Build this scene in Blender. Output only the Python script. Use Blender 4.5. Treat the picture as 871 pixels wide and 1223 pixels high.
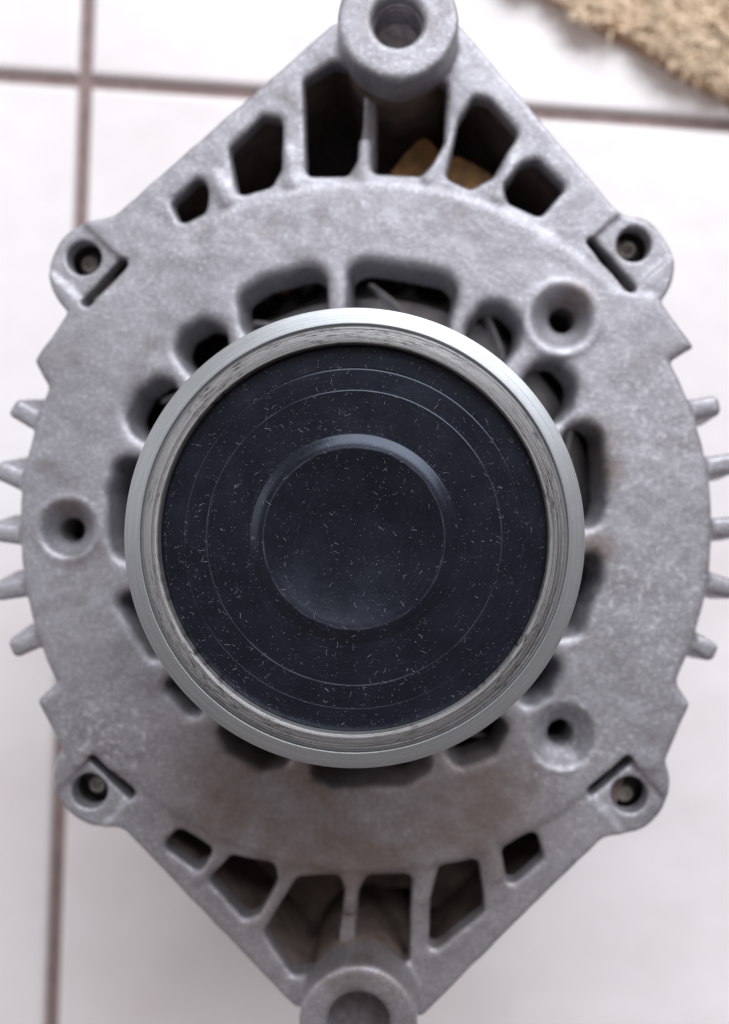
import bpy, math, random
import numpy as np
from mathutils import Vector

random.seed(7)
rng = np.random.default_rng(11)
for o in list(bpy.data.objects):
    bpy.data.objects.remove(o, do_unlink=True)
S = 0.001                      # everything below is laid out in millimetres
H = 120.0                      # height of the alternator's front face above the floor
D = 160.0                      # camera height above that face
CX, CY = 6.9, 6.45             # camera foot, relative to the alternator's axis
scene = bpy.context.scene

# ------------------------------------------------------------------ camera
cam_d = bpy.data.cameras.new('camera')
cam = bpy.data.objects.new('camera', cam_d)
scene.collection.objects.link(cam)
cam.location = (CX * S, CY * S, (H + D) * S)
cam.rotation_euler = (0, 0, 0)
cam_d.sensor_width = 36
cam_d.sensor_fit = 'AUTO'
cam_d.lens = 36 * D / (1223 * 0.15)
cam_d.shift_x = (435.5 - 483) / 1223
cam_d.shift_y = -(611.5 - 587) / 1223
cam_d.clip_start = 0.005
cam_d.clip_end = 20
cam_d.dof.use_dof = True
cam_d.dof.focus_distance = (D - 34) * S
cam_d.dof.aperture_fstop = 11.5
scene.camera = cam

# ------------------------------------------------------------------ world + lamps
w = bpy.data.worlds.new('World')
scene.world = w
w.use_nodes = True
bg = w.node_tree.nodes['Background']
bg.inputs[0].default_value = (1.0, 0.88, 0.88, 1)
bg.inputs[1].default_value = 0.26

def area(name, loc, target, sx, sy, power, col):
    d = bpy.data.lights.new(name, 'AREA')
    d.shape = 'RECTANGLE'; d.size = sx; d.size_y = sy; d.energy = power; d.color = col
    o = bpy.data.objects.new(name, d)
    scene.collection.objects.link(o)
    o.location = loc
    o.rotation_euler = (Vector(target) - Vector(loc)).to_track_quat('-Z', 'Y').to_euler()
    return o
area('window_light', (0.30, 1.0, 0.95), (0, 0, 0.08), 1.4, 0.9, 28, (0.93, 0.95, 1.0))
area('side_window_light', (-1.15, 0.30, 0.75), (0, 0, 0.05), 0.7, 0.7, 2.5, (0.94, 0.96, 1.0))

vs = scene.view_settings
vs.view_transform = 'Standard'; vs.look = 'None'; vs.gamma = 1; vs.use_curve_mapping = False
vs.exposure = 0.06

# ------------------------------------------------------------------ helpers
def pt(px, py, z):
    """photo pixel at height z (mm, 0 = front face) -> alternator millimetres"""
    f = (D - z) / D * 0.15
    return ((px - 483) * f + CX, (587 - py) * f + CY)
def ln(p, z):
    return p * 0.15 * (D - z) / D

def link(o, parent=None, name=None):
    scene.collection.objects.link(o)
    if parent: o.parent = parent
    return o
def tag(o, label=None, cat=None, group=None, kind=None):
    if label: o['label'] = label
    if cat: o['category'] = cat
    if group: o['group'] = group
    if kind: o['kind'] = kind
    return o
def mesh_obj(name, verts, faces, mat, parent=None, smooth=True, zoff=0.0):
    m = bpy.data.meshes.new(name)
    v = np.asarray(verts, dtype=np.float64) * S
    v[:, 2] += zoff * S
    m.from_pydata(v.tolist(), [], [tuple(int(i) for i in f) for f in faces])
    m.update()
    if smooth:
        m.polygons.foreach_set('use_smooth', [True] * len(m.polygons))
    m.materials.append(mat)
    o = bpy.data.objects.new(name, m)
    return link(o, parent)
def lathe(name, prof, mat, parent, n=128, zoff=0.0, center=(0, 0), sharp=None, closed=False):
    v, f = [], []
    k = len(prof)
    for i in range(n):
        a = 2 * math.pi * i / n
        for r, z in prof:
            v.append((center[0] + r * math.cos(a), center[1] + r * math.sin(a), z))
    for i in range(n):
        j = (i + 1) % n
        for q in range(k if closed else k - 1):
            q2 = (q + 1) % k
            f.append((i * k + q, i * k + q2, j * k + q2, j * k + q))
    o = mesh_obj(name, v, f, mat, parent, True, zoff)
    if sharp:
        o.data.set_sharp_from_angle(angle=math.radians(sharp))
    return o

# ------------------------------------------------------------------ materials
class NT:
    def __init__(self, name):
        self.m = bpy.data.materials.new(name); self.m.use_nodes = True
        self.t = self.m.node_tree
        self.b = self.t.nodes['Principled BSDF']
    def n(self, typ, **kw):
        x = self.t.nodes.new(typ)
        for k, v in kw.items():
            if k.startswith('i_'):
                x.inputs[k[2:].replace('_', ' ')].default_value = v
            else:
                setattr(x, k, v)
        return x
    def l(self, a, b): self.t.links.new(a, b)
    def coords(self): return self.n('ShaderNodeTexCoord').outputs['Object']
    def noise(self, co, scale, detail=4, rough=0.55, dist=0.0):
        x = self.n('ShaderNodeTexNoise', i_Scale=scale, i_Detail=detail, i_Roughness=rough, i_Distortion=dist)
        self.l(co, x.inputs['Vector'])
        return x.outputs['Fac']
    def ramp(self, fac, stops):
        x = self.n('ShaderNodeValToRGB')
        cr = x.color_ramp
        while len(cr.elements) < len(stops): cr.elements.new(0.5)
        for e, (p, c) in zip(cr.elements, stops):
            e.position = p; e.color = (c, c, c, 1) if not hasattr(c, '__len__') else (*c, 1)
        self.l(fac, x.inputs['Fac'])
        return x.outputs['Color']
    def math(self, op, a, b=None, c=None):
        x = self.n('ShaderNodeMath', operation=op)
        for i, v in enumerate((a, b, c)):
            if v is None: continue
            if isinstance(v, (int, float)): x.inputs[i].default_value = v
            else: self.l(v, x.inputs[i])
        return x.outputs[0]
    def mix(self, fac, a, b, mode='MIX'):
        x = self.n('ShaderNodeMix', data_type='RGBA', blend_type=mode)
        for k, v in ((0, fac), (6, a), (7, b)):
            if isinstance(v, (int, float)): x.inputs[k].default_value = v
            elif isinstance(v, tuple): x.inputs[k].default_value = (*v, 1)
            else: self.l(v, x.inputs[k])
        return x.outputs[2]
    def bump(self, h, strength, dist, prev=None):
        x = self.n('ShaderNodeBump', i_Strength=strength, i_Distance=dist)
        self.l(h, x.inputs['Height'])
        if prev: self.l(prev, x.inputs['Normal'])
        return x.outputs['Normal']
    def set(self, **kw):
        for k, v in kw.items():
            s = self.b.inputs[k.replace('_', ' ')]
            if isinstance(v, (int, float)): s.default_value = v
            elif isinstance(v, tuple): s.default_value = (*v, 1)
            else: self.l(v, s)
        return self.m

def spot_mask(t, co, px, py, r_in, r_out):
    """soft round patch of wear or painted shade about a place on the front face"""
    x, y = pt(px, py, 0)
    d = t.n('ShaderNodeVectorMath', operation='DISTANCE')
    m = t.n('ShaderNodeVectorMath', operation='MULTIPLY')
    m.inputs[1].default_value = (1, 1, 0)
    t.l(co, m.inputs[0]); t.l(m.outputs[0], d.inputs[0])
    d.inputs[1].default_value = (x * S, y * S, 0)
    mr = t.n('ShaderNodeMapRange', interpolation_type='SMOOTHSTEP')
    mr.inputs['From Min'].default_value = ln(r_out, 0) * S
    mr.inputs['From Max'].default_value = ln(r_in, 0) * S
    t.l(d.outputs['Value'], mr.inputs['Value'])
    return mr.outputs[0]

def cast_aluminium(name, stains_and_shade=True, base=(0.40, 0.398, 0.432)):
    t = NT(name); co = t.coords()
    big = t.noise(co, 55, 5, 0.6)
    mid = t.noise(co, 420, 6, 0.7)
    fine = t.noise(co, 1500, 3, 0.6)
    col = t.mix(t.ramp(big, [(0.3, 0.0), (0.7, 1.0)]), tuple(c * 0.82 for c in base), tuple(c * 1.12 for c in base))
    col = t.mix(t.ramp(mid, [(0.35, 0.0), (0.72, 0.55)]), col, tuple(c * 0.70 for c in base))
    col = t.mix(t.ramp(fine, [(0.50, 0.0), (0.68, 0.6)]), col, tuple(min(1, c * 1.5) for c in base))
    rough = t.math('ADD', t.math('MULTIPLY', mid, 0.2), 0.47)
    # chalky oxide flecks all over, darker handling stains here and there
    fk = t.math('MULTIPLY', t.ramp(t.noise(co, 850, 6, 0.75, 0.1), [(0.52, 0.0), (0.66, 1.0)]), t.ramp(t.noise(co, 70, 3, 0.5), [(0.38, 0.12), (0.66, 0.55)]))
    col = t.mix(fk, col, (0.60, 0.59, 0.615))
    ds = t.math('MULTIPLY', t.ramp(t.noise(co, 85, 6, 0.7, 0.6), [(0.52, 0.0), (0.68, 0.62)]), 1.0)
    col = t.mix(ds, col, (0.23, 0.21, 0.215))
    if stains_and_shade:
        # pale oxide bloom on the right-hand side and lower right
        fl = t.noise(co, 760, 6, 0.7, 0.2)
        reg = None
        for a in ((760, 520, 20, 170), (770, 720, 20, 180), (690, 900, 20, 130), (130, 880, 10, 110)):
            m = spot_mask(t, co, *a)
            reg = m if reg is None else t.math('MAXIMUM', reg, m)
        ox = t.math('MULTIPLY', t.ramp(fl, [(0.52, 0.0), (0.65, 0.65)]), reg)
        col = t.mix(ox, col, (0.74, 0.74, 0.76))
        rough = t.math('ADD', rough, t.math('MULTIPLY', ox, 0.2))
        # rusty brown dirt in and above some openings, and painted shade below the pulley
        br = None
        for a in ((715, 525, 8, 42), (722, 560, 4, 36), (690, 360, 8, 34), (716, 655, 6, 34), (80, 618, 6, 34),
                  (425, 1000, 60, 260), (290, 950, 20, 150), (560, 970, 20, 150)):  # these three put the pulley's brown shade into the casting colour
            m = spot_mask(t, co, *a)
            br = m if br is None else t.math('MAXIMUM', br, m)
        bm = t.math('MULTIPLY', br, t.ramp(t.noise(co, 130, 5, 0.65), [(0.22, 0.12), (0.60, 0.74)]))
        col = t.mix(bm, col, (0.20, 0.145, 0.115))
    nb = t.bump(mid, 0.14, 0.0005)
    nb = t.bump(t.noise(co, 900, 5, 0.75), 0.42, 0.0003, nb)
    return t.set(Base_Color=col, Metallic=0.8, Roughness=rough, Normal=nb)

def simple(name, col, metallic, rough, scale=400, var=0.25, bump=0.2, bd=0.0003):
    t = NT(name); co = t.coords()
    nz = t.noise(co, scale, 4)
    c = t.mix(t.ramp(nz, [(0.3, 0.0), (0.7, 1.0)]), tuple(x * (1 - var) for x in col), tuple(min(1, x * (1 + var)) for x in col))
    return t.set(Base_Color=c, Metallic=metallic, Roughness=rough, Normal=t.bump(nz, bump, bd))

def radial(t, co):
    m = t.n('ShaderNodeVectorMath', operation='MULTIPLY'); m.inputs[1].default_value = (1, 1, 0)
    t.l(co, m.inputs[0])
    le = t.n('ShaderNodeVectorMath', operation='LENGTH'); t.l(m.outputs[0], le.inputs[0])
    return le.outputs['Value']

def turned_steel():
    t = NT('turned_steel'); co = t.coords()
    r = radial(t, co)
    marks = t.noise(polar(t, co, r, 0.5, 7500), 1.0, 4, 0.7)
    pits = t.noise(polar(t, co, r, 15, 3600), 1.0, 5, 0.7)
    worn = t.noise(co, 120, 4, 0.6)
    # dark oily wear sits on the inner bevel (26.0 - 28.7 mm radius)
    bev = t.n('ShaderNodeMapRange'); bev.inputs['From Min'].default_value = 0.02945; bev.inputs['From Max'].default_value = 0.02905
    t.l(r, bev.inputs['Value'])
    base = t.mix(t.ramp(marks, [(0.3, 0.0), (0.7, 1.0)]), (0.31, 0.33, 0.345), (0.47, 0.495, 0.51))
    base2 = t.mix(t.ramp(marks, [(0.40, 0.0), (0.58, 1.0)]), (0.25, 0.25, 0.255), (0.58, 0.585, 0.59))
    base = t.mix(bev.outputs[0], base, base2)
    dk = t.math('MULTIPLY', t.ramp(pits, [(0.50, 0.0), (0.62, 0.85)]), t.math('MULTIPLY', bev.outputs[0], t.ramp(worn, [(0.38, 0.05), (0.62, 1.0)])))
    base = t.mix(dk, base, (0.075, 0.062, 0.052))
    sp = t.ramp(t.noise(co, 2600, 2), [(0.60, 0.0), (0.72, 0.4)])
    base = t.mix(sp, base, (0.30, 0.31, 0.31))
    ro = t.math('ADD', t.math('MULTIPLY', pits, 0.2), 0.36)
    nb = t.bump(marks, 0.35, 0.00016)
    return t.set(Base_Color=base, Metallic=0.85, Roughness=ro, Normal=nb)

def polar(t, co, r, a, b):
    """coordinates that run along (a) and across (b) the turning direction"""
    nm = t.n('ShaderNodeVectorMath', operation='MULTIPLY'); nm.inputs[1].default_value = (1, 1, 0)
    t.l(co, nm.inputs[0])
    no = t.n('ShaderNodeVectorMath', operation='NORMALIZE'); t.l(nm.outputs[0], no.inputs[0])
    sc = t.n('ShaderNodeVectorMath', operation='SCALE'); sc.inputs['Scale'].default_value = a
    t.l(no.outputs[0], sc.inputs[0])
    cz_ = t.n('ShaderNodeCombineXYZ'); t.l(t.math('MULTIPLY', r, b), cz_.inputs[2])
    ad = t.n('ShaderNodeVectorMath', operation='ADD'); t.l(sc.outputs[0], ad.inputs[0]); t.l(cz_.outputs[0], ad.inputs[1])
    return ad.outputs[0]
def ring(t, r, r0, wd):
    """1 on a ring of radius r0 (mm), falling to 0 over wd"""
    d = t.math('ABSOLUTE', t.math('SUBTRACT', r, r0 * S))
    return t.math('MAXIMUM', 0.0, t.math('SUBTRACT', 1.0, t.math('DIVIDE', d, wd * S)))
def cap_plastic():
    t = NT('black_cap_plastic'); co = t.coords()
    r = radial(t, co)
    d = t.noise(co, 160, 5, 0.6)
    dust = t.ramp(t.noise(co, 3000, 5, 0.8), [(0.60, 0.0), (0.76, 0.6)])
    film = t.ramp(d, [(0.40, 0.0), (0.75, 1.0)])
    col = t.mix(film, (0.0030, 0.0034, 0.0070), (0.0070, 0.0078, 0.0145))
    scuff = t.ramp(t.noise(polar(t, co, r, 6, 3500), 1.0, 4, 0.7), [(0.55, 0.0), (0.72, 0.5)])
    col = t.mix(scuff, col, (0.022, 0.023, 0.034))
    col = t.mix(dust, col, (0.045, 0.045, 0.058))
    wear = t.math('MAXIMUM', ring(t, r, 12.42, 0.16), t.math('MULTIPLY', ring(t, r, 20.31, 0.13), 0.7))
    wear = t.math('MULTIPLY', wear, t.ramp(t.noise(co, 240, 4), [(0.38, 0.05), (0.62, 1.0)]))
    col = t.mix(wear, col, (0.060, 0.064, 0.080))
    ro = t.math('ADD', t.math('MULTIPLY', film, 0.10), 0.27)
    nb = t.bump(t.noise(co, 1800, 3), 0.12, 0.0001)
    return t.set(Base_Color=col, Roughness=ro, Normal=nb, Specular_IOR_Level=0.5, Specular_Tint=(0.70, 0.80, 1.0))

def tile_mat():
    t = NT('glazed_white_tile'); co = t.coords()
    a = t.noise(co, 7, 4, 0.5, 0.8)
    b = t.noise(co, 28, 5, 0.55)
    col = t.mix(t.ramp(a, [(0.35, 0.0), (0.65, 1.0)]), (0.855, 0.82, 0.825), (0.895, 0.885, 0.895))
    col = t.mix(t.ramp(b, [(0.45, 0.0), (0.72, 0.5)]), col, (0.81, 0.735, 0.745))
    nb = t.bump(t.noise(co, 16, 3), 0.5, 0.004)
    return t.set(Base_Color=col, Roughness=t.math('ADD', t.math('MULTIPLY', b, 0.12), 0.16), Normal=nb)

M = {
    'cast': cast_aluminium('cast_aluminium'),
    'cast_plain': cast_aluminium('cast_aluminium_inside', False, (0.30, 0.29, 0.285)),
    'steel': turned_steel(),
    'cap': cap_plastic(),
    'tile': tile_mat(),
    'backing': simple('tan_rug_backing', (0.62, 0.44, 0.28), 0.0, 0.95, 200, 0.2),
    'grout': simple('pinkish_brown_grout', (0.25, 0.185, 0.175), 0, 0.9, 300, 0.2, 0.5, 0.0006),
    'copper': simple('varnished_copper', (0.16, 0.075, 0.03), 0.3, 0.5, 300, 0.4),
    'paper': simple('ochre_insulation', (0.25, 0.125, 0.035), 0.0, 0.6, 350, 0.45, 0.6, 0.001),
    'fan': simple('fan_steel', (0.62, 0.63, 0.65), 0.9, 0.3, 500, 0.2),
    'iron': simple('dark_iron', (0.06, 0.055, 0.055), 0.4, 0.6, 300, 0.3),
    'bolt': simple('zinc_bolt', (0.42, 0.40, 0.36), 0.6, 0.6, 900, 0.2),
    'insert': simple('dull_insert_steel', (0.13, 0.118, 0.12), 0.4, 0.6, 700, 0.3),
    'bushing': simple('worn_bushing_steel', (0.45, 0.43, 0.45), 0.7, 0.45, 600, 0.35),
    'oily_shaded': simple('oily_shaded_casting', (0.17, 0.13, 0.112), 0.3, 0.6, 250, 0.35),  # oily casting, darkened to put the recess shade into its colour
    'lint': simple('grey_lint', (0.30, 0.30, 0.35), 0.0, 0.9, 900, 0.5),
    'pile': simple('wheat_rug_pile', (0.82, 0.66, 0.48), 0.0, 0.95, 60, 0.15),
    'binding': simple('brown_rug_binding', (0.50, 0.30, 0.17), 0.0, 0.9, 300, 0.25, 0.6, 0.001),
}

# ------------------------------------------------------------------ the floor
ZF = -H
floor_m = mesh_obj('floor', [(-1500, -1500, -2.0), (1500, -1500, -2.0), (1500, 1500, -2.0), (-1500, 1500, -2.0)],
                   [(0, 1, 2, 3)], M['grout'], None, False)
floor_m['kind'] = 'structure'
A0, A1 = np.array(pt(104, 0, ZF)), np.array(pt(60, 1223, ZF))
B0, B1 = np.array(pt(0, 89, ZF)), np.array(pt(871, 149, ZF))
u = (B1 - B0) / np.linalg.norm(B1 - B0)           # along the rows
v = (A0 - A1) / np.linalg.norm(A0 - A1)           # up the columns
Mx = np.array([u, -v]).T
tt = np.linalg.solve(Mx, A1 - B0)
X0 = B0 + u * tt[0]                               # crossing of the two joints
PITCH, GAP = 330.0, 4.1
def tile(i, j):
    a0, a1 = i * PITCH + GAP / 2, (i + 1) * PITCH - GAP / 2
    b0, b1 = j * PITCH + GAP / 2, (j + 1) * PITCH - GAP / 2
    prof = [(0.0, -6.0), (0.0, -1.5), (0.25, -0.75), (0.8, -0.22), (1.7, 0.0)]
    V, F = [], []
    dz = rng.uniform(-0.15, 0.15)
    for ins, z in prof:
        for (a, b) in ((a0 + ins, b0 + ins), (a1 - ins, b0 + ins), (a1 - ins, b1 - ins), (a0 + ins, b1 - ins)):
            p = X0 + u * a + v * b
            V.append((p[0], p[1], z + dz))
    for k in range(len(prof) - 1):
        for q in range(4):
            r = (q + 1) % 4
            F.append((k * 4 + q, k * 4 + r, k * 4 + 4 + r, k * 4 + 4 + q))
    k = (len(prof) - 1) * 4
    F.append((k, k + 1, k + 2, k + 3))
    mesh_obj('tile', V, F, M['tile'], floor_m, False)
for i in range(-3, 3):
    for j in range(-4, 3):
        tile(i, j)

# ------------------------------------------------------------------ the alternator
alt = bpy.data.objects.new('alternator', None)
alt.empty_display_size = 0.05
link(alt)
tag(alt, 'grey cast aluminium alternator with black capped pulley standing on white tiles', 'alternator')

# ---- signed-distance model of the cast front bracket, polygonised with surface nets
h = 0.36
gx = np.arange(-74, 74 + h, h, dtype=np.float32)
gy = np.arange(-100, 101 + h, h, dtype=np.float32)
gz = np.arange(-14.2, 10.0, h, dtype=np.float32)
X2, Y2 = np.meshgrid(gx, gy, indexing='ij')
Z = gz[None, None, :]

def poly(pts):
    """2-D signed distance to a polygon"""
    P = np.array(pts, dtype=np.float32)
    n = len(P)
    d = np.full(X2.shape, 1e9, dtype=np.float32)
    s = np.ones(X2.shape, dtype=np.float32)
    for i in range(n):
        a, b = P[i], P[i - 1]
        ex, ey = b - a
        wx, wy = X2 - a[0], Y2 - a[1]
        t = np.clip((wx * ex + wy * ey) / (ex * ex + ey * ey), 0, 1)
        dx, dy = wx - ex * t, wy - ey * t
        d = np.minimum(d, dx * dx + dy * dy)
        c1 = Y2 >= a[1]; c2 = Y2 < b[1]; c3 = ex * wy > ey * wx
        s = np.where((c1 & c2 & c3) | (~c1 & ~c2 & ~c3), -s, s)
    return s * np.sqrt(d)
def pxpoly(pts, z, r=0.0):
    """polygon traced at height z, with its corners rounded by r mm"""
    P = np.array([pt(a, b, z) for a, b in pts])
    if r:
        area2 = sum(P[i - 1][0] * P[i][1] - P[i][0] * P[i - 1][1] for i in range(len(P)))
        if area2 < 0: P = P[::-1]
        Q = []
        n = len(P)
        for i in range(n):
            e1 = P[i] - P[i - 1]; e2 = P[(i + 1) % n] - P[i]
            e1 /= np.linalg.norm(e1); e2 /= np.linalg.norm(e2)
            n1 = np.array([-e1[1], e1[0]]); n2 = np.array([-e2[1], e2[0]])
            m = n1 + n2
            m = m / max(0.5, 1 + n1 @ n2)
            Q.append(P[i] + m * r)
        return poly(Q) - r
    return poly(P)
def disc2(cx, cy, r):
    return np.hypot(X2 - cx, Y2 - cy) - r
def seg2(a, b, r):
    wx, wy = X2 - a[0], Y2 - a[1]
    ex, ey = b[0] - a[0], b[1] - a[1]
    t = np.clip((wx * ex + wy * ey) / (ex * ex + ey * ey), 0, 1)
    return np.hypot(wx - ex * t, wy - ey * t) - r
def ext(d2, z0, z1, r):
    dz = np.abs(Z - (z0 + z1) / 2) - (z1 - z0) / 2
    a = d2[:, :, None] + np.float32(r); b = (dz + r).astype(np.float32)
    return np.minimum(np.maximum(a, b), 0) + np.hypot(np.maximum(a, 0), np.maximum(b, 0)) - np.float32(r)
def smin(a, b, k):
    hh = np.maximum(k - np.abs(a - b), 0) / k
    return np.minimum(a, b) - hh * hh * np.float32(k / 4)
def smax(a, b, k):
    hh = np.maximum(k - np.abs(a - b), 0) / k
    return np.maximum(a, b) + hh * hh * np.float32(k / 4)
def box_of(d2, margin):
    """index window of the grid where a 2-D shape can matter"""
    m = d2 < margin
    ix = np.where(m.any(1))[0]; iy = np.where(m.any(0))[0]
    return slice(max(0, ix[0] - 1), ix[-1] + 2), slice(max(0, iy[0] - 1), iy[-1] + 2)
def cut(f, d2, k, z_lo=-1e3, taper=0.0):
    sx, sy = box_of(d2, k + 2.5)
    c = d2[sx, sy][:, :, None] - taper * (Z + 0.0)
    if z_lo > -100:
        c = np.maximum(c, (z_lo - Z))
    f[sx, sy] = smax(f[sx, sy], -c.astype(np.float32), k)
def add(f, d2, z0, z1, r, k):
    sx, sy = box_of(d2, k + 4)
    f[sx, sy] = smin(f[sx, sy], ext(d2[sx, sy], z0, z1, r), k)

R_DISC = ln(416, 0)
ZFL = -0.5                    # level of the diamond flanges
ZE = -1.2                     # level of the bolt ears
plate2 = disc2(0, 0, R_DISC)

EARS = [  # pad centre, radius, hole centre, hole radius, slot
    ((119, 323), 62, (100, 308), 20.5, ((106, 361), (147, 316))),
    ((745, 317), 62, (757, 292), 20.5, ((706, 291), (752, 344))),
    ((123, 929), 61, (107, 945), 21, ((113, 905), (156, 946))),
    ((741, 938), 61, (752, 950), 21.5, ((706, 943), (748, 907))),
]
# shoulders where the plate runs out past the disc beside the ears
for sh in ([(38, 430), (92, 352), (190, 330), (140, 520), (62, 470), (50, 452)],
           [(832, 414), (785, 350), (690, 330), (740, 520), (806, 452), (802, 432)],
           [(42, 838), (85, 922), (190, 930), (140, 740), (62, 790), (66, 815)],
           [(827, 842), (790, 925), (690, 930), (740, 740), (806, 795), (812, 820)]):
    plate2 = smin(plate2, pxpoly(sh, 0, 0.4), 0.6)
f = ext(plate2, -12, 0, 1.5)
# diamond flanges
top_fl = [(398, 25), (550, 28), (748, 262), (740, 420), (130, 420), (122, 268)]
bot_fl = [(140, 985), (130, 830), (745, 830), (748, 975), (505, 1215), (352, 1205)]
for fl in (top_fl, bot_fl):
    d2 = pxpoly(fl, ZFL, 0.8)
    for (c, r, hc, hr, sl) in EARS:
        if (c[1] < 600) == (fl is top_fl):
            d2 = smin(d2, disc2(*pt(c[0], c[1], ZFL), ln(r, ZFL)), 2.0)
    add(f, d2, ZFL - 4.6, ZFL, 0.8, 0.45)

# outer vent openings
OUTER = [
    [(207, 246), (243, 213), (251, 232), (248, 257), (219, 272)],
    [(276, 182), (316, 143), (339, 147), (337, 205), (326, 226), (287, 238)],
    [(365, 102), (402, 78), (432, 98), (428, 195), (416, 214), (368, 214)],
    [(447, 100), (532, 100), (530, 175), (516, 200), (503, 214), (446, 211)],
    [(548, 150), (566, 119), (584, 124), (617, 163), (588, 216), (562, 230), (532, 217)],
    [(600, 226), (622, 200), (640, 194), (674, 228), (644, 262), (606, 246)],
    [(197, 1005), (216, 985), (259, 1010), (241, 1036)],
    [(252, 1046), (279, 1017), (331, 1028), (334, 1046), (312, 1086), (294, 1093)],
    [(318, 1108), (356, 1044), (406, 1041), (412, 1060), (400, 1150), (352, 1160)],
    [(424, 1145), (430, 1060), (440, 1041), (492, 1041), (488, 1145)],
    [(514, 1068), (525, 1030), (571, 1021), (578, 1084), (514, 1132)],
    [(597, 1010), (638, 987), (649, 1020), (606, 1056)],
]
# short raised ribs between them, running out of the disc
RIBS = [((272, 240), (260, 215)), ((350, 220), (343, 185)), ((432, 212), (432, 170)), ((513, 214), (519, 178)),
        ((595, 235), (612, 200)),
        ((252, 1020), (240, 1045)), ((340, 1030), (320, 1062)), ((420, 1040), (419, 1075)), ((505, 1035), (507, 1070)),
        ((585, 1015), (592, 1045))]
for a, b in RIBS:
    pa, pb = pt(*a, -1), pt(*b, -1)
    d2 = seg2(pa, pb, 1.55)
    add(f, d2, -8, -0.15, 1.3, 1.0)
for p in OUTER:
    cut(f, pxpoly(p, -2.5, 1.2), 1.1)
# between the middle openings the web lies deep, under the boss
cut(f, pxpoly([(415, 40), (462, 40), (458, 170), (420, 170)], -3, 0.8), 1.0, z_lo=-4.2)
cut(f, pxpoly([(400, 1088), (438, 1088), (440, 1190), (392, 1190)], -3, 0.8), 1.0, z_lo=-2.2)

# inner vent openings round the pulley
INNER = [
    [(283, 352), (312, 333), (374, 316), (391, 328), (393, 405), (318, 430), (290, 392)],
    [(416, 320), (436, 310), (532, 326), (547, 343), (533, 405), (416, 400)],
    [(556, 390), (578, 361), (603, 362), (624, 386), (620, 412), (598, 442), (560, 425)],
    [(622, 455), (642, 431), (668, 429), (691, 455), (684, 486), (652, 520)],
    [(672, 514), (704, 503), (719, 520), (724, 602), (714, 630), (676, 630)],
    [(684, 668), (714, 660), (720, 690), (692, 757), (655, 765)],
    [(640, 790), (664, 783), (669, 800), (655, 832), (620, 845)],
    [(530, 895), (598, 855), (609, 872), (592, 902), (548, 918)],
    [(370, 890), (512, 890), (517, 920), (486, 938), (398, 940), (372, 928)],
    [(258, 862), (340, 895), (352, 912), (314, 920), (272, 898)],
    [(200, 812), (238, 835), (246, 858), (222, 852)],
    [(136, 716), (166, 702), (200, 790), (178, 784)],
    [(128, 590), (138, 552), (172, 536), (172, 668), (142, 670), (130, 645)],
    [(150, 500), (163, 468), (190, 449), (214, 458), (205, 540), (160, 520)],
    [(207, 418), (216, 396), (244, 379), (270, 392), (276, 440), (230, 452)],
]
for q, p in enumerate(INNER):
    cut(f, pxpoly(p, 0, 2.9 if q in (0, 1, 2, 3, 4, 12, 13, 14) else 1.6), 1.9, taper=0.05)

# raised rims and cratered screw holes
HOLES = [((80, 632), 40, 31, (87, 633), 14), ((672, 380), 48, 34, (671, 383), 15), ((672, 881), 44, 37, (668, 874), 15)]
for c, ro, rc, hc, hr in HOLES:
    pc = pt(*c, 0.5)
    add(f, disc2(*pc, ln(ro, 0.5)), -3, 0.30, 0.6, 0.6)
for c, ro, rc, hc, hr in HOLES:
    pc = pt(*c, 0.5); ph = pt(*hc, -4.5)
    r0 = ln(rc, 0)
    rb = ln(hr, -4.5)
    d2 = disc2(*pc, 0)
    sx, sy = box_of(d2, r0 + 4)
    # crater: centre drifts to the drilled hole with depth
    tz = np.clip(-Z / 4.0, 0, 1)
    ccx = pc[0] + (ph[0] - pc[0]) * tz; ccy = pc[1] + (ph[1] - pc[1]) * tz
    rr = r0 + (rb * 1.15 - r0) * tz ** 1.3
    c3 = np.hypot(X2[sx, sy][:, :, None] - ccx, Y2[sx, sy][:, :, None] - ccy) - rr
    c3 = np.maximum(c3, -4.2 - Z)
    f[sx, sy] = smax(f[sx, sy], -c3.astype(np.float32), 1.6)
    cut(f, disc2(*ph, rb), 0.5)

# ears again: sunken pads, slots and bolt holes
for (c, r, hc, hr, sl) in EARS:
    a, b = pt(*sl[0], -1.5), pt(*sl[1], -1.5)
    ec = pt(*c, ZE)
    # everything outward of the slot line is milled down to the pad level
    nx, ny = (b[1] - a[1]), -(b[0] - a[0])
    L = math.hypot(nx, ny); nx, ny = nx / L, ny / L
    if nx * ec[0] + ny * ec[1] < 0: nx, ny = -nx, -ny
    half = -((X2 - a[0]) * nx + (Y2 - a[1]) * ny)
    tx, ty = (b[0] - a[0]) / L, (b[1] - a[1]) / L
    al = (X2 - a[0]) * tx + (Y2 - a[1]) * ty
    pad = np.maximum(half, np.abs(al - L / 2) - L / 2)
    pad = np.maximum(pad, disc2(*ec, ln(r, ZE) + 3))
    cut(f, pad - 0.5, 0.7, z_lo=ZE)
    cut(f, seg2(a, b, 1.0), 0.25, z_lo=-12)
    cut(f, disc2(*pt(*hc, ZE), ln(hr, ZE)), 0.5)

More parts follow.
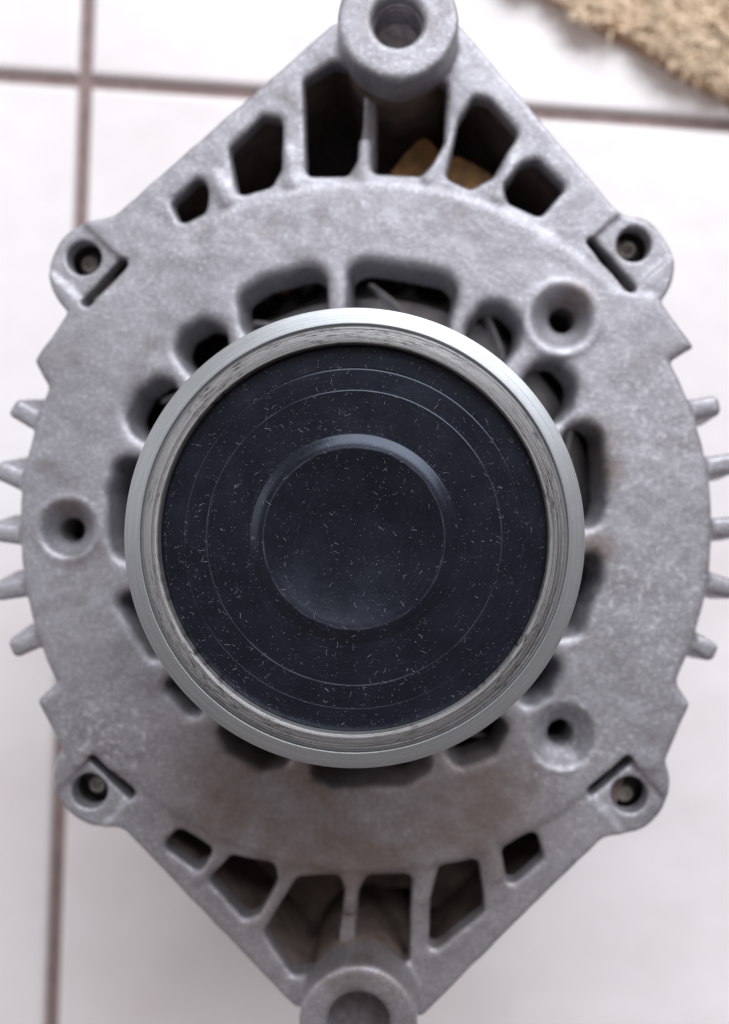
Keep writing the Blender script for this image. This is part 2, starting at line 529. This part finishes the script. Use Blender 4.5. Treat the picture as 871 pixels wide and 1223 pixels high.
# cooling fins on both flanks
FINS = [((55, 510), (22, 491), 0), ((40, 580), (4, 565), 0), ((40, 642), (-6, 637), 0), ((40, 700), (2, 707), 0), ((58, 758), (22, 773), 0),
        ((810, 492), (850, 484), 1), ((830, 560), (872, 553), 1), ((835, 632), (880, 628), 1), ((830, 690), (872, 702), 1), ((808, 755), (848, 776), 1)]
for a, b, side in FINS:
    pa, pb = pt(*a, -1.5), pt(*b, -1.5)
    # the fins lean: their feet swing clockwise with depth
    d2 = seg2(pa, pb, 1.6)
    sx, sy = box_of(d2, 8)
    e = np.array(pb) - np.array(pa); e /= np.linalg.norm(e)
    perp = np.array([e[1], -e[0]])
    shf = np.clip(-Z - 1, 0, 20) * 0.13
    wx = X2[sx, sy][:, :, None] - pa[0] - perp[0] * shf
    wy = Y2[sx, sy][:, :, None] - pa[1] - perp[1] * shf
    Lf = math.hypot(pb[0] - pa[0], pb[1] - pa[1])
    al_ = wx * e[0] + wy * e[1]
    qx = np.abs(al_ - Lf / 2) - Lf / 2 - 0.6; qy = np.abs(wx * perp[0] + wy * perp[1]) - (0.95 - 0.12 * np.clip(al_ / Lf, 0, 1))
    dd = np.hypot(np.maximum(qx, 0), np.maximum(qy, 0)) + np.minimum(np.maximum(qx, qy), 0) - 1.05
    dz = np.abs(Z + 6.9) - 5.6
    aa, bb = dd + 1.2, dz + 1.2
    fin3 = np.minimum(np.maximum(aa, bb), 0) + np.hypot(np.maximum(aa, 0), np.maximum(bb, 0)) - 1.2
    f[sx, sy] = smin(f[sx, sy], fin3.astype(np.float32), 0.8)

# mounting bosses
ZB = 8.0
BOSS = [((475, 22), 73, (475, 24), 30), ((428, 1225), 71, (428, 1226), 38)]
for c, r, hc, hr in BOSS:
    p = pt(*c, ZB)
    add(f, disc2(*p, ln(r, ZB)), -1.5, ZB, 1.0, 1.2)
for c, r, hc, hr in BOSS:
    d2 = disc2(*pt(*hc, ZB), ln(hr, ZB))
    sx, sy = box_of(d2, 4)
    ch = d2[sx, sy][:, :, None] - np.maximum(0, Z - (ZB - 0.8)) * 1.0
    f[sx, sy] = smax(f[sx, sy], -ch.astype(np.float32), 0.3)
# web behind the top boss, seen between the two middle openings
add(f, seg2(pt(441, 205, -8), pt(446, 120, -8), 1.2), -14, -4.4, 0.6, 0.8)

def surface_nets(f):
    nx, ny, nz = f.shape
    ins = f < 0
    c = np.zeros((nx - 1, ny - 1, nz - 1), dtype=np.uint8)
    for i in (0, 1):
        for j in (0, 1):
            for k in (0, 1):
                c += ins[i:nx - 1 + i, j:ny - 1 + j, k:nz - 1 + k]
    act = (c > 0) & (c < 8)
    idx = np.argwhere(act)
    num = np.full(act.shape, -1, dtype=np.int32)
    num[act] = np.arange(len(idx), dtype=np.int32)
    I, J, K = idx.T
    corner = [(i, j, k) for i in (0, 1) for j in (0, 1) for k in (0, 1)]
    val = {cc: f[I + cc[0], J + cc[1], K + cc[2]] for cc in corner}
    acc = np.zeros((len(idx), 3)); cnt = np.zeros(len(idx))
    for cc in corner:
        for ax in range(3):
            if cc[ax]: continue
            dd = list(cc); dd[ax] = 1; dd = tuple(dd)
            a, b = val[cc], val[dd]
            m = (a < 0) != (b < 0)
            t = np.where(m, a / np.where(m, a - b, 1), 0)
            for q in range(3):
                acc[:, q] += np.where(m, cc[q] + (t if q == ax else 0), 0)
            cnt += m
    V = idx + acc / cnt[:, None]
    faces = []
    for ax in range(3):
        o1, o2 = [(1, 2), (2, 0), (0, 1)][ax]
        a = [slice(None)] * 3; b = [slice(None)] * 3
        a[ax] = slice(0, -1); b[ax] = slice(1, None)
        sg = ins[tuple(a)] != ins[tuple(b)]
        e = np.argwhere(sg)
        dim = np.array(f.shape)
        ok = (e[:, o1] > 0) & (e[:, o2] > 0) & (e[:, o1] < dim[o1] - 1) & (e[:, o2] < dim[o2] - 1)
        e = e[ok]
        flip = ins[tuple(a)][tuple(e.T)]
        q = []
        for (s1, s2) in ((1, 1), (0, 1), (0, 0), (1, 0)):
            g = e.copy(); g[:, o1] -= s1; g[:, o2] -= s2
            q.append(num[tuple(g.T)])
        q = np.array(q).T
        q[~flip] = q[~flip][:, ::-1]
        faces.append(q)
    return V, np.concatenate(faces)

# the skin of a die casting is never quite even
def blur(a, n, it=3):
    for _ in range(it):
        for ax in (0, 1):
            c = np.cumsum(np.concatenate([np.take(a, range(-n, 0), ax), a, np.take(a, range(0, n + 1), ax)], ax), ax)
            m = a.shape[ax]
            a = (np.take(c, range(2 * n, 2 * n + m), ax) - np.take(c, range(0, m), ax)) / (2 * n)
    return a / a.std()
skin = 0.042 * blur(rng.standard_normal(X2.shape), 3) + 0.035 * blur(rng.standard_normal(X2.shape), 10)
f += skin.astype(np.float32)[:, :, None]
f[:, :, 0] = 1.0; f[:, :, -1] = 1.0; f[0] = 1.0; f[-1] = 1.0; f[:, 0] = 1.0; f[:, -1] = 1.0
V, F = surface_nets(f)
del f
V = np.array([gx[0], gy[0], gz[0]]) + V * h
# light Laplacian relaxation takes the grid steps out of the walls
for it in range(4):
    acc = np.zeros_like(V); cnt = np.zeros(len(V))
    for q in range(4):
        a, b = F[:, q], F[:, (q + 1) % 4]
        for ax in range(3):
            acc[:, ax] += np.bincount(a, V[b, ax], len(V)) + np.bincount(b, V[a, ax], len(V))
        cnt += np.bincount(a, minlength=len(V)) + np.bincount(b, minlength=len(V))
    V = V * 0.5 + 0.5 * acc / np.maximum(cnt, 1)[:, None]
fn = np.cross(V[F[:, 2]] - V[F[:, 0]], V[F[:, 3]] - V[F[:, 1]])
VN = np.zeros_like(V)
for q in range(4):
    for ax in range(3):
        VN[:, ax] += np.bincount(F[:, q], fn[:, ax], len(V))
VN /= np.maximum(np.linalg.norm(VN, axis=1), 1e-9)[:, None]
# the casting is one surface, handed out to its parts by where each patch lies
C = V[F].mean(1)
part = np.zeros(len(F), dtype=int)
names = {0: 'face_plate'}
rad = np.hypot(C[:, 0], C[:, 1])
part[(rad > R_DISC + 0.25) & (C[:, 1] > 25)] = 1; names[1] = 'mounting_flange'
part[(rad > R_DISC + 0.25) & (C[:, 1] < -25)] = 2; names[2] = 'mounting_flange'
k = 3
for (c, r, hc, hr, sl) in EARS:
    p = pt(*c, ZE)
    m = (np.hypot(C[:, 0] - p[0], C[:, 1] - p[1]) < ln(r, ZE) + 0.6)
    a, b = pt(*sl[0], -1.5), pt(*sl[1], -1.5)
    nx, ny = (b[1] - a[1]), -(b[0] - a[0])
    if nx * p[0] + ny * p[1] < 0: nx, ny = -nx, -ny
    m &= ((C[:, 0] - a[0]) * nx + (C[:, 1] - a[1]) * ny) > 0
    part[m] = k; names[k] = 'bolt_ear'; k += 1
for a, b, side in FINS:
    pa, pb = np.array(pt(*a, -1.5)), np.array(pt(*b, -1.5))
    e = pb - pa
    wv = C[:, :2] - pa
    t = np.clip((wv @ e) / (e @ e), 0, 1.3)
    dd = np.linalg.norm(wv - t[:, None] * e, axis=1)
    part[(dd < 3.6) & (rad > R_DISC + 0.3)] = k; names[k] = 'cooling_fin'; k += 1
for c, r, hc, hr in BOSS:
    p = pt(*c, ZB)
    part[np.hypot(C[:, 0] - p[0], C[:, 1] - p[1]) < ln(r, ZB) + 0.4] = k; names[k] = 'mounting_boss'; k += 1
for c, ro, rc, hc, hr in HOLES:
    p = pt(*c, 0.5)
    part[np.hypot(C[:, 0] - p[0], C[:, 1] - p[1]) < ln(ro, 0.5) + 0.3] = k; names[k] = 'screw_hole_rim'; k += 1
def np_mesh(name, V, F, N, mat, parent):
    m = bpy.data.meshes.new(name)
    m.vertices.add(len(V)); m.vertices.foreach_set('co', V.astype(np.float32).ravel())
    m.loops.add(F.size); m.loops.foreach_set('vertex_index', F.astype(np.int32).ravel())
    m.polygons.add(len(F)); m.polygons.foreach_set('loop_start', np.arange(0, F.size, 4, dtype=np.int32))
    m.update(calc_edges=True)
    m.polygons.foreach_set('use_smooth', np.ones(len(F), dtype=bool))
    if N is not None:
        m.normals_split_custom_set_from_vertices(N.tolist())
    m.materials.append(mat)
    return link(bpy.data.objects.new(name, m), parent)
for q in range(k):
    sel = F[part == q]
    if not len(sel): continue
    used, inv = np.unique(sel, return_inverse=True)
    vv = V[used].copy(); vv[:, 2] += H
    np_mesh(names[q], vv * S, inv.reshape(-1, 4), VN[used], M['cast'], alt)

# ---- skirt of the front bracket below the plate, following the diamond outline
def hull(pts):
    pts = sorted(set(map(tuple, pts)))
    def half(ps):
        o = []
        for p in ps:
            while len(o) > 1 and (o[-1][0] - o[-2][0]) * (p[1] - o[-2][1]) - (o[-1][1] - o[-2][1]) * (p[0] - o[-2][0]) <= 0: o.pop()
            o.append(p)
        return o
    a, b = half(pts), half(pts[::-1])
    return a[:-1] + b[:-1]
hp = [(math.cos(i / 60 * 2 * math.pi) * 59, math.sin(i / 60 * 2 * math.pi) * 59) for i in range(60)]
for fl in (top_fl, bot_fl):
    hp += [tuple(np.array(pt(a, b, ZFL)) * 0.985) for a, b in fl]
hp = hull(hp)
n = len(hp)
sv, sf = [], []
for (sc, z) in ((1.0, -4.9), (1.0, -36.0), (0.965, -36.0), (0.965, -4.9)):
    sv += [(x * sc, y * sc, z) for x, y in hp]
for q in range(4):
    for i in range(n):
        j = (i + 1) % n
        q2 = (q + 1) % 4
        sf.append((q * n + i, q2 * n + i, q2 * n + j, q * n + j))
mesh_obj('bracket_skirt', sv, sf, M['oily_shaded'], alt, False, H)
# bosses go on downwards
for c, r, hc, hr in BOSS:
    p = pt(*c, ZB); ro = ln(r, ZB); ri = ln(hr, ZB)
    lathe('boss_sleeve', [(ri + 0.6, -0.8), (ro - 0.35, -0.8), (ro - 0.6, -40), (ri, -40)], M['oily_shaded'], alt, 64, H, p, 30, True)
for (c, r, hc, hr), zz, nq in zip(BOSS, (-2.0, 1.5), (5, 1)):
    p = pt(*hc, ZB)
    ri = ln(hr, ZB)
    prof_ = [(0, zz - 0.5), (ri * 0.6, zz - 0.4), (ri * 0.94, zz)]
    for q in range(nq): prof_ += [(ri + 0.15, zz + 0.2 + q * 1.5), (ri - 0.15, zz + 0.9 + q * 1.5)]
    zt = zz + nq * 1.5
    prof_ += [(ri + 0.4, zt), (ri + 0.4, zz - 8), (0, zz - 8)]
    lathe('threaded_insert', prof_, M['insert' if nq == 1 else 'bushing'], alt, 48, H, p, 30)
# stator core with laminations, its end plate closing the skirt from below
prof = [(20, -38.0), (57, -38.0)]
z = -38.0
for i in range(22):
    prof += [(58.2, z - 0.15), (58.2, z - 0.95), (57.6, z - 1.1)]
    z -= 1.2
prof += [(57, z), (20, z)]
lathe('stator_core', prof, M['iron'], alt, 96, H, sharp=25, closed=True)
sv = [(x * 0.99, y * 0.99, -36.2) for x, y in hp] + [(x * 0.99, y * 0.99, -38.6) for x, y in hp]
sf = [tuple(range(n)), tuple(reversed(range(n, 2 * n)))] + [(i, n + i, n + (i + 1) % n, (i + 1) % n) for i in range(n)]
mesh_obj('rear_flange', sv, sf, M['iron'], alt, False, H)
# rear bracket standing on the floor
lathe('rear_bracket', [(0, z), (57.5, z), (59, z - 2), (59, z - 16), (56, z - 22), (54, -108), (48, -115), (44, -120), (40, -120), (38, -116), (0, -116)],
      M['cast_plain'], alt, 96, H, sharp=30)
# copper winding heads just inside the skirt: a ring of loops
wv_, wf_ = [], []
NW = 36
for i in range(NW):
    a0 = 2 * math.pi * i / NW
    pts3 = []
    for s in range(9):
        t = s / 8
        a = a0 + (t - 0.5) * 0.30
        pts3.append(((53.5 + 1.2 * math.sin(t * math.pi)) * math.cos(a), (53.5 + 1.2 * math.sin(t * math.pi)) * math.sin(a), -36 + 13 * math.sin(t * math.pi)))
    b0 = len(wv_)
    for s, p in enumerate(pts3):
        q0 = pts3[max(0, s - 1)]; q1 = pts3[min(8, s + 1)]
        tan = (Vector(q1) - Vector(q0)).normalized()
        n1 = tan.orthogonal().normalized(); n2 = tan.cross(n1)
        for e in range(6):
            an = e / 6 * 2 * math.pi
            v_ = Vector(p) + (n1 * math.cos(an) + n2 * math.sin(an)) * 1.7
            wv_.append(tuple(v_))
    for s in range(8):
        for e in range(6):
            wf_.append((b0 + s * 6 + e, b0 + s * 6 + (e + 1) % 6, b0 + s * 6 + 6 + (e + 1) % 6, b0 + s * 6 + 6 + e))
mesh_obj('copper_winding', wv_, wf_, M['copper'], alt, True, H)
# ochre insulation strip showing through two of the upper openings
def slab(name, pts, z0, z1, mat, parent):
    n = len(pts)
    V_ = [(x, y, z0) for x, y in pts] + [(x, y, z1) for x, y in pts]
    F_ = [tuple(range(n, 2 * n)), tuple(reversed(range(n)))] + [(i, (i + 1) % n, n + (i + 1) % n, n + i) for i in range(n)]
    return mesh_obj(name, V_, F_, mat, parent, False, H)
ZP = -13.0
slab('insulation_strip', [pt(a, b, ZP) for a, b in ((440, 226), (466, 208), (484, 184), (500, 168), (507, 165), (514, 169), (526, 184), (548, 188), (566, 196), (588, 210), (598, 222), (600, 240), (520, 232))][::-1], ZP - 1.0, ZP, M['paper'], alt)
# rotor fan behind the inner openings
fan = lathe('rotor_fan', [(8, -19), (45, -19), (46, -19.6), (45, -20.2), (8, -20.2)], M['fan'], alt, 96, H, sharp=30, closed=True)
NB = 12
bl = []
for s in range(7):
    t = s / 6
    a = 0.55 * t
    r = 30 + 16.5 * t
    bl.append((r * math.cos(a), r * math.sin(a)))
bv, bf = [], []
for (x, y) in bl:
    nr = Vector((-y, x, 0)).normalized() * 0.6
    for sgn in (-1, 1):
        for zz in (-19, -12.2):
            bv.append((x + sgn * nr.x, y + sgn * nr.y, zz))
for s in range(6):
    b0 = s * 4
    bf += [(b0, b0 + 4, b0 + 5, b0 + 1), (b0 + 2, b0 + 3, b0 + 7, b0 + 6), (b0 + 1, b0 + 5, b0 + 7, b0 + 3), (b0, b0 + 2, b0 + 6, b0 + 4)]
bf += [(0, 1, 3, 2), (24, 26, 27, 25)]
b_first = mesh_obj('fan_blade', bv, bf, M['fan'], fan, False, H)
for i in range(1, NB):
    c = b_first.copy(); link(c, fan); c.rotation_euler.z = i * 2 * math.pi / NB + random.uniform(-0.05, 0.05)
for (c, r, hc, hr, sl) in EARS:
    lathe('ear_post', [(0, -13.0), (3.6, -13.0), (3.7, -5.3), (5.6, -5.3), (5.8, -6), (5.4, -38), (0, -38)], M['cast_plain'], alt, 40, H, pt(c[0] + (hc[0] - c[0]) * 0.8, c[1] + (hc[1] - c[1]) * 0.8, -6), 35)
# grey ledge under the lower openings
slab('inner_ledge', [pt(a, b, -25) for a, b in ((250, 1000), (350, 1015), (430, 1020), (510, 1015), (600, 985), (585, 1075), (505, 1085), (495, 1060), (425, 1060), (410, 1105), (345, 1105), (260, 1040))], -27.5, -25, M['oily_shaded'], alt)
# through bolts down in the ears
for (c, r, hc, hr, sl), (bx, by) in zip(EARS, ((108, 316), (749, 299), (117, 936), (746, 947))):
    p = pt(bx, by, -7)
    lathe('through_bolt', [(0, -7.4), (0.7, -7.2), (0.8, -6.6), (1.35, -6.6), (1.75, -7.1), (1.6, -7.4), (1.75, -7.8), (1.6, -8.1), (1.75, -36), (0, -36)], M['bolt'], alt, 24, H, p, 40)

# ------------------------------------------------------------------ the pulley
prof = [(14, 2.0), (28.5, 2.0), (31.3, 2.6), (31.7, 3.2), (31.7, 6.0)]
for i in range(6):
    z0 = 6.6 + i * 4.0
    prof += [(29.0, z0 + 1.2), (29.0, z0 + 1.6), (30.9, z0 + 3.0), (30.9, z0 + 3.5)]
prof += [(30.8, 31.2), (31.95, 31.8), (32.0, 35.9), (31.97, 36.0), (31.88, 36.06),
         (30.9, 36.4), (29.75, 36.72), (29.62, 36.68), (29.57, 36.2), (29.30, 36.2), (29.24, 36.70), (29.1, 36.85)]
for i in range(8):                                   # turned steps on the bevel
    t0 = i / 8
    r0 = 29.05 - 1.95 * t0; z0 = 36.9 + 1.5 * t0
    prof += [(r0, z0), (r0 - 0.15, z0 + 0.17), (r0 - 0.19, z0 + 0.12)]
prof += [(27.05, 38.45), (26.85, 38.42), (26.72, 38.25), (26.68, 36.0), (14, 36.0)]
pul = lathe('pulley', prof, M['steel'], alt, 256, H, sharp=22, closed=True)
CAPP = [(rr_, 36.50 + 2.0 * (rr_ / 12.2) ** 2) for rr_ in (0, 1.5, 3, 4.5, 6, 7.5, 9, 10.5, 11.6)] + [(12.1, 38.48), (12.25, 38.51), (12.36, 38.56), (12.46, 38.56), (12.58, 38.52), (12.8, 38.48), (13.1, 38.40), (13.4, 38.29), (13.7, 38.15), (14.0, 37.995), (14.3, 37.84), (14.38, 37.81), (14.5, 37.80), (14.6, 37.795), (14.8, 37.79),
        (17.0, 37.775), (20.0, 37.75), (20.15, 37.75), (20.22, 37.76), (20.28, 37.81), (20.35, 37.81), (20.41, 37.76), (20.48, 37.745), (20.65, 37.74), (23.2, 37.67), (23.33, 37.665), (23.38, 37.61), (23.48, 37.61), (23.53, 37.66), (23.65, 37.655),
        (25.8, 37.55), (26.2, 37.53), (26.5, 37.5), (26.6, 37.45), (26.66, 36.5)]
CAPP = [(r_, z_ - 0.75) for r_, z_ in CAPP]
cap = lathe('dust_cap', CAPP[::-1], M['cap'], pul, 192, H)
cap['label'] = 'dusty black plastic cap with raised round centre'
# lint and dust lying on the cap
cr = np.array([p[0] for p in CAPP]); cz = np.array([p[1] for p in CAPP])
lv, lf = [], []
def fibre(x, y, L, wd, a, bend):
    b0 = len(lv)
    for s in range(4):
        t = s / 3 - 0.5
        xx = x + math.cos(a + bend * t) * L * t; yy = y + math.sin(a + bend * t) * L * t
        zz = float(np.interp(math.hypot(xx, yy), cr, cz)) + 0.02
        px, py = -math.sin(a + bend * t) * wd / 2, math.cos(a + bend * t) * wd / 2
        lv.extend([(xx + px, yy + py, zz), (xx - px, yy - py, zz), (xx, yy, zz + wd * 0.4)])
    for s in range(3):
        c0 = b0 + s * 3
        for q in range(3):
            lf.append((c0 + q, c0 + (q + 1) % 3, c0 + 3 + (q + 1) % 3, c0 + 3 + q))
clusters = [(rng.uniform(0, 2 * math.pi), 24.5 * math.sqrt(rng.uniform(0, 1)), rng.uniform(0.6, 6)) for _ in range(34)]
cnt = 0
while cnt < 3000:
    if rng.random() < 0.25:
        ca, crr, cs = clusters[rng.integers(len(clusters))]
        x = crr * math.cos(ca) + rng.normal(0, cs); y = crr * math.sin(ca) + rng.normal(0, cs)
    else:
        a = rng.uniform(0, 2 * math.pi); rr = 25.9 * math.sqrt(rng.uniform(0, 1))
        x, y = rr * math.cos(a), rr * math.sin(a)
    if rng.random() < 0.22:                          # some of it gathers along the ridges and the rim
        a = rng.uniform(0, 2 * math.pi); rr = float(rng.choice([14.7, 20.6, 23.5, 25.9, 25.9, 26.1])) + rng.normal(0, 0.25)
        x, y = rr * math.cos(a), rr * math.sin(a)
    if math.hypot(x, y) > 26.4: continue
    if rng.random() < 0.90: L, wd = rng.uniform(0.04, 0.13), 0.022 + 0.045 * rng.random() ** 2
    else: L, wd = rng.uniform(0.2, 0.9), rng.uniform(0.02, 0.042)
    fibre(x, y, L, wd, rng.uniform(0, 2 * math.pi), rng.normal(0, 0.8))
    cnt += 1
lint = mesh_obj('lint', lv, lf, M['lint'], pul, True, H)
lint['kind'] = 'stuff'

# ------------------------------------------------------------------ the rug in the corner
rug = bpy.data.objects.new('rug', None)
link(rug)
E0, E1 = np.array(pt(640, -4, ZF)), np.array(pt(890, 142, ZF))
ru = (E1 - E0) / np.linalg.norm(E1 - E0)
rn = np.array([-ru[1], ru[0]])
if rn[1] < 0: rn = -rn
rug.location = (E0[0] * S, E0[1] * S, 0)
tag(rug, 'shaggy wheat coloured rug with brown edge lying on the tiles', 'rug')
def rp(a, b): return ru * a + rn * b
LA0, LA1, LB = -190.0, 260.0, 170.0
def strip(name, a0, a1, b0, b1, z0, z1, mat, wob=0.0, n=60):
    V_, F_ = [], []
    for i in range(n + 1):
        a = a0 + (a1 - a0) * i / n
        o = wob * (math.sin(a * 0.21) + 0.6 * math.sin(a * 0.57 + 1)) 
        for (b, z) in ((b0 + o, z0), (b0 + o + 0.4, z1 - 0.8), (b0 + o + 1.6, z1), (b1, z1), (b1, z0)):
            p = rp(a, b); V_.append((p[0], p[1], z))
    for i in range(n):
        for q in range(5):
            F_.append((i * 5 + q, i * 5 + (q + 1) % 5, i * 5 + 5 + (q + 1) % 5, i * 5 + 5 + q))
    F_ += [(4, 3, 2, 1, 0), tuple(n * 5 + q for q in range(5))]
    return mesh_obj(name, V_, F_, mat, rug, True)
strip('binding', LA0, LA1, 0.6, 5.0, 0.2, 4.2, M['binding'], 0.35, 160)
strip('backing', LA0, LA1, 5.2, LB, 0.2, 4.0, M['backing'])
tv, tf = [], []
a = LA0 + 2
while a < LA1 - 2:
    b = 2.2
    while b < LB - 2:
        ax, bx = a + rng.normal(0, 0.9), b + rng.normal(0, 0.9)
        lean = 2.2 * math.sin(ax * 0.11) + 2.0 * math.sin(bx * 0.13 + ax * 0.05)
        for q in range(9):
            la = lean + rng.normal(0, 0.8); ll = rng.uniform(3.0, 7); hh = rng.uniform(3.0, 6.0); wd = rng.uniform(0.4, 0.75)
            p0 = rp(ax + rng.normal(0, 0.5), bx + rng.normal(0, 0.5))
            b0 = len(tv)
            for (t, wk) in ((0, 1.0), (0.55, 1.05), (1.0, 0.45)):
                cx_, cy_ = p0[0] + math.cos(la) * ll * t * t, p0[1] + math.sin(la) * ll * t * t
                zz = 3.6 + hh * math.sin(t * 1.35)
                for e in range(3):
                    an = la + e * 2.094
                    tv.append((cx_ + math.cos(an) * wd * wk, cy_ + math.sin(an) * wd * wk, zz))
            for s in range(2):
                for e in range(3):
                    tf.append((b0 + s * 3 + e, b0 + s * 3 + (e + 1) % 3, b0 + s * 3 + 3 + (e + 1) % 3, b0 + s * 3 + 3 + e))
            tf.append((b0 + 6, b0 + 7, b0 + 8))
        b += 3.0
    a += 3.0
pile = mesh_obj('pile', tv, tf, M['pile'], rug, True)
pile['kind'] = 'stuff'
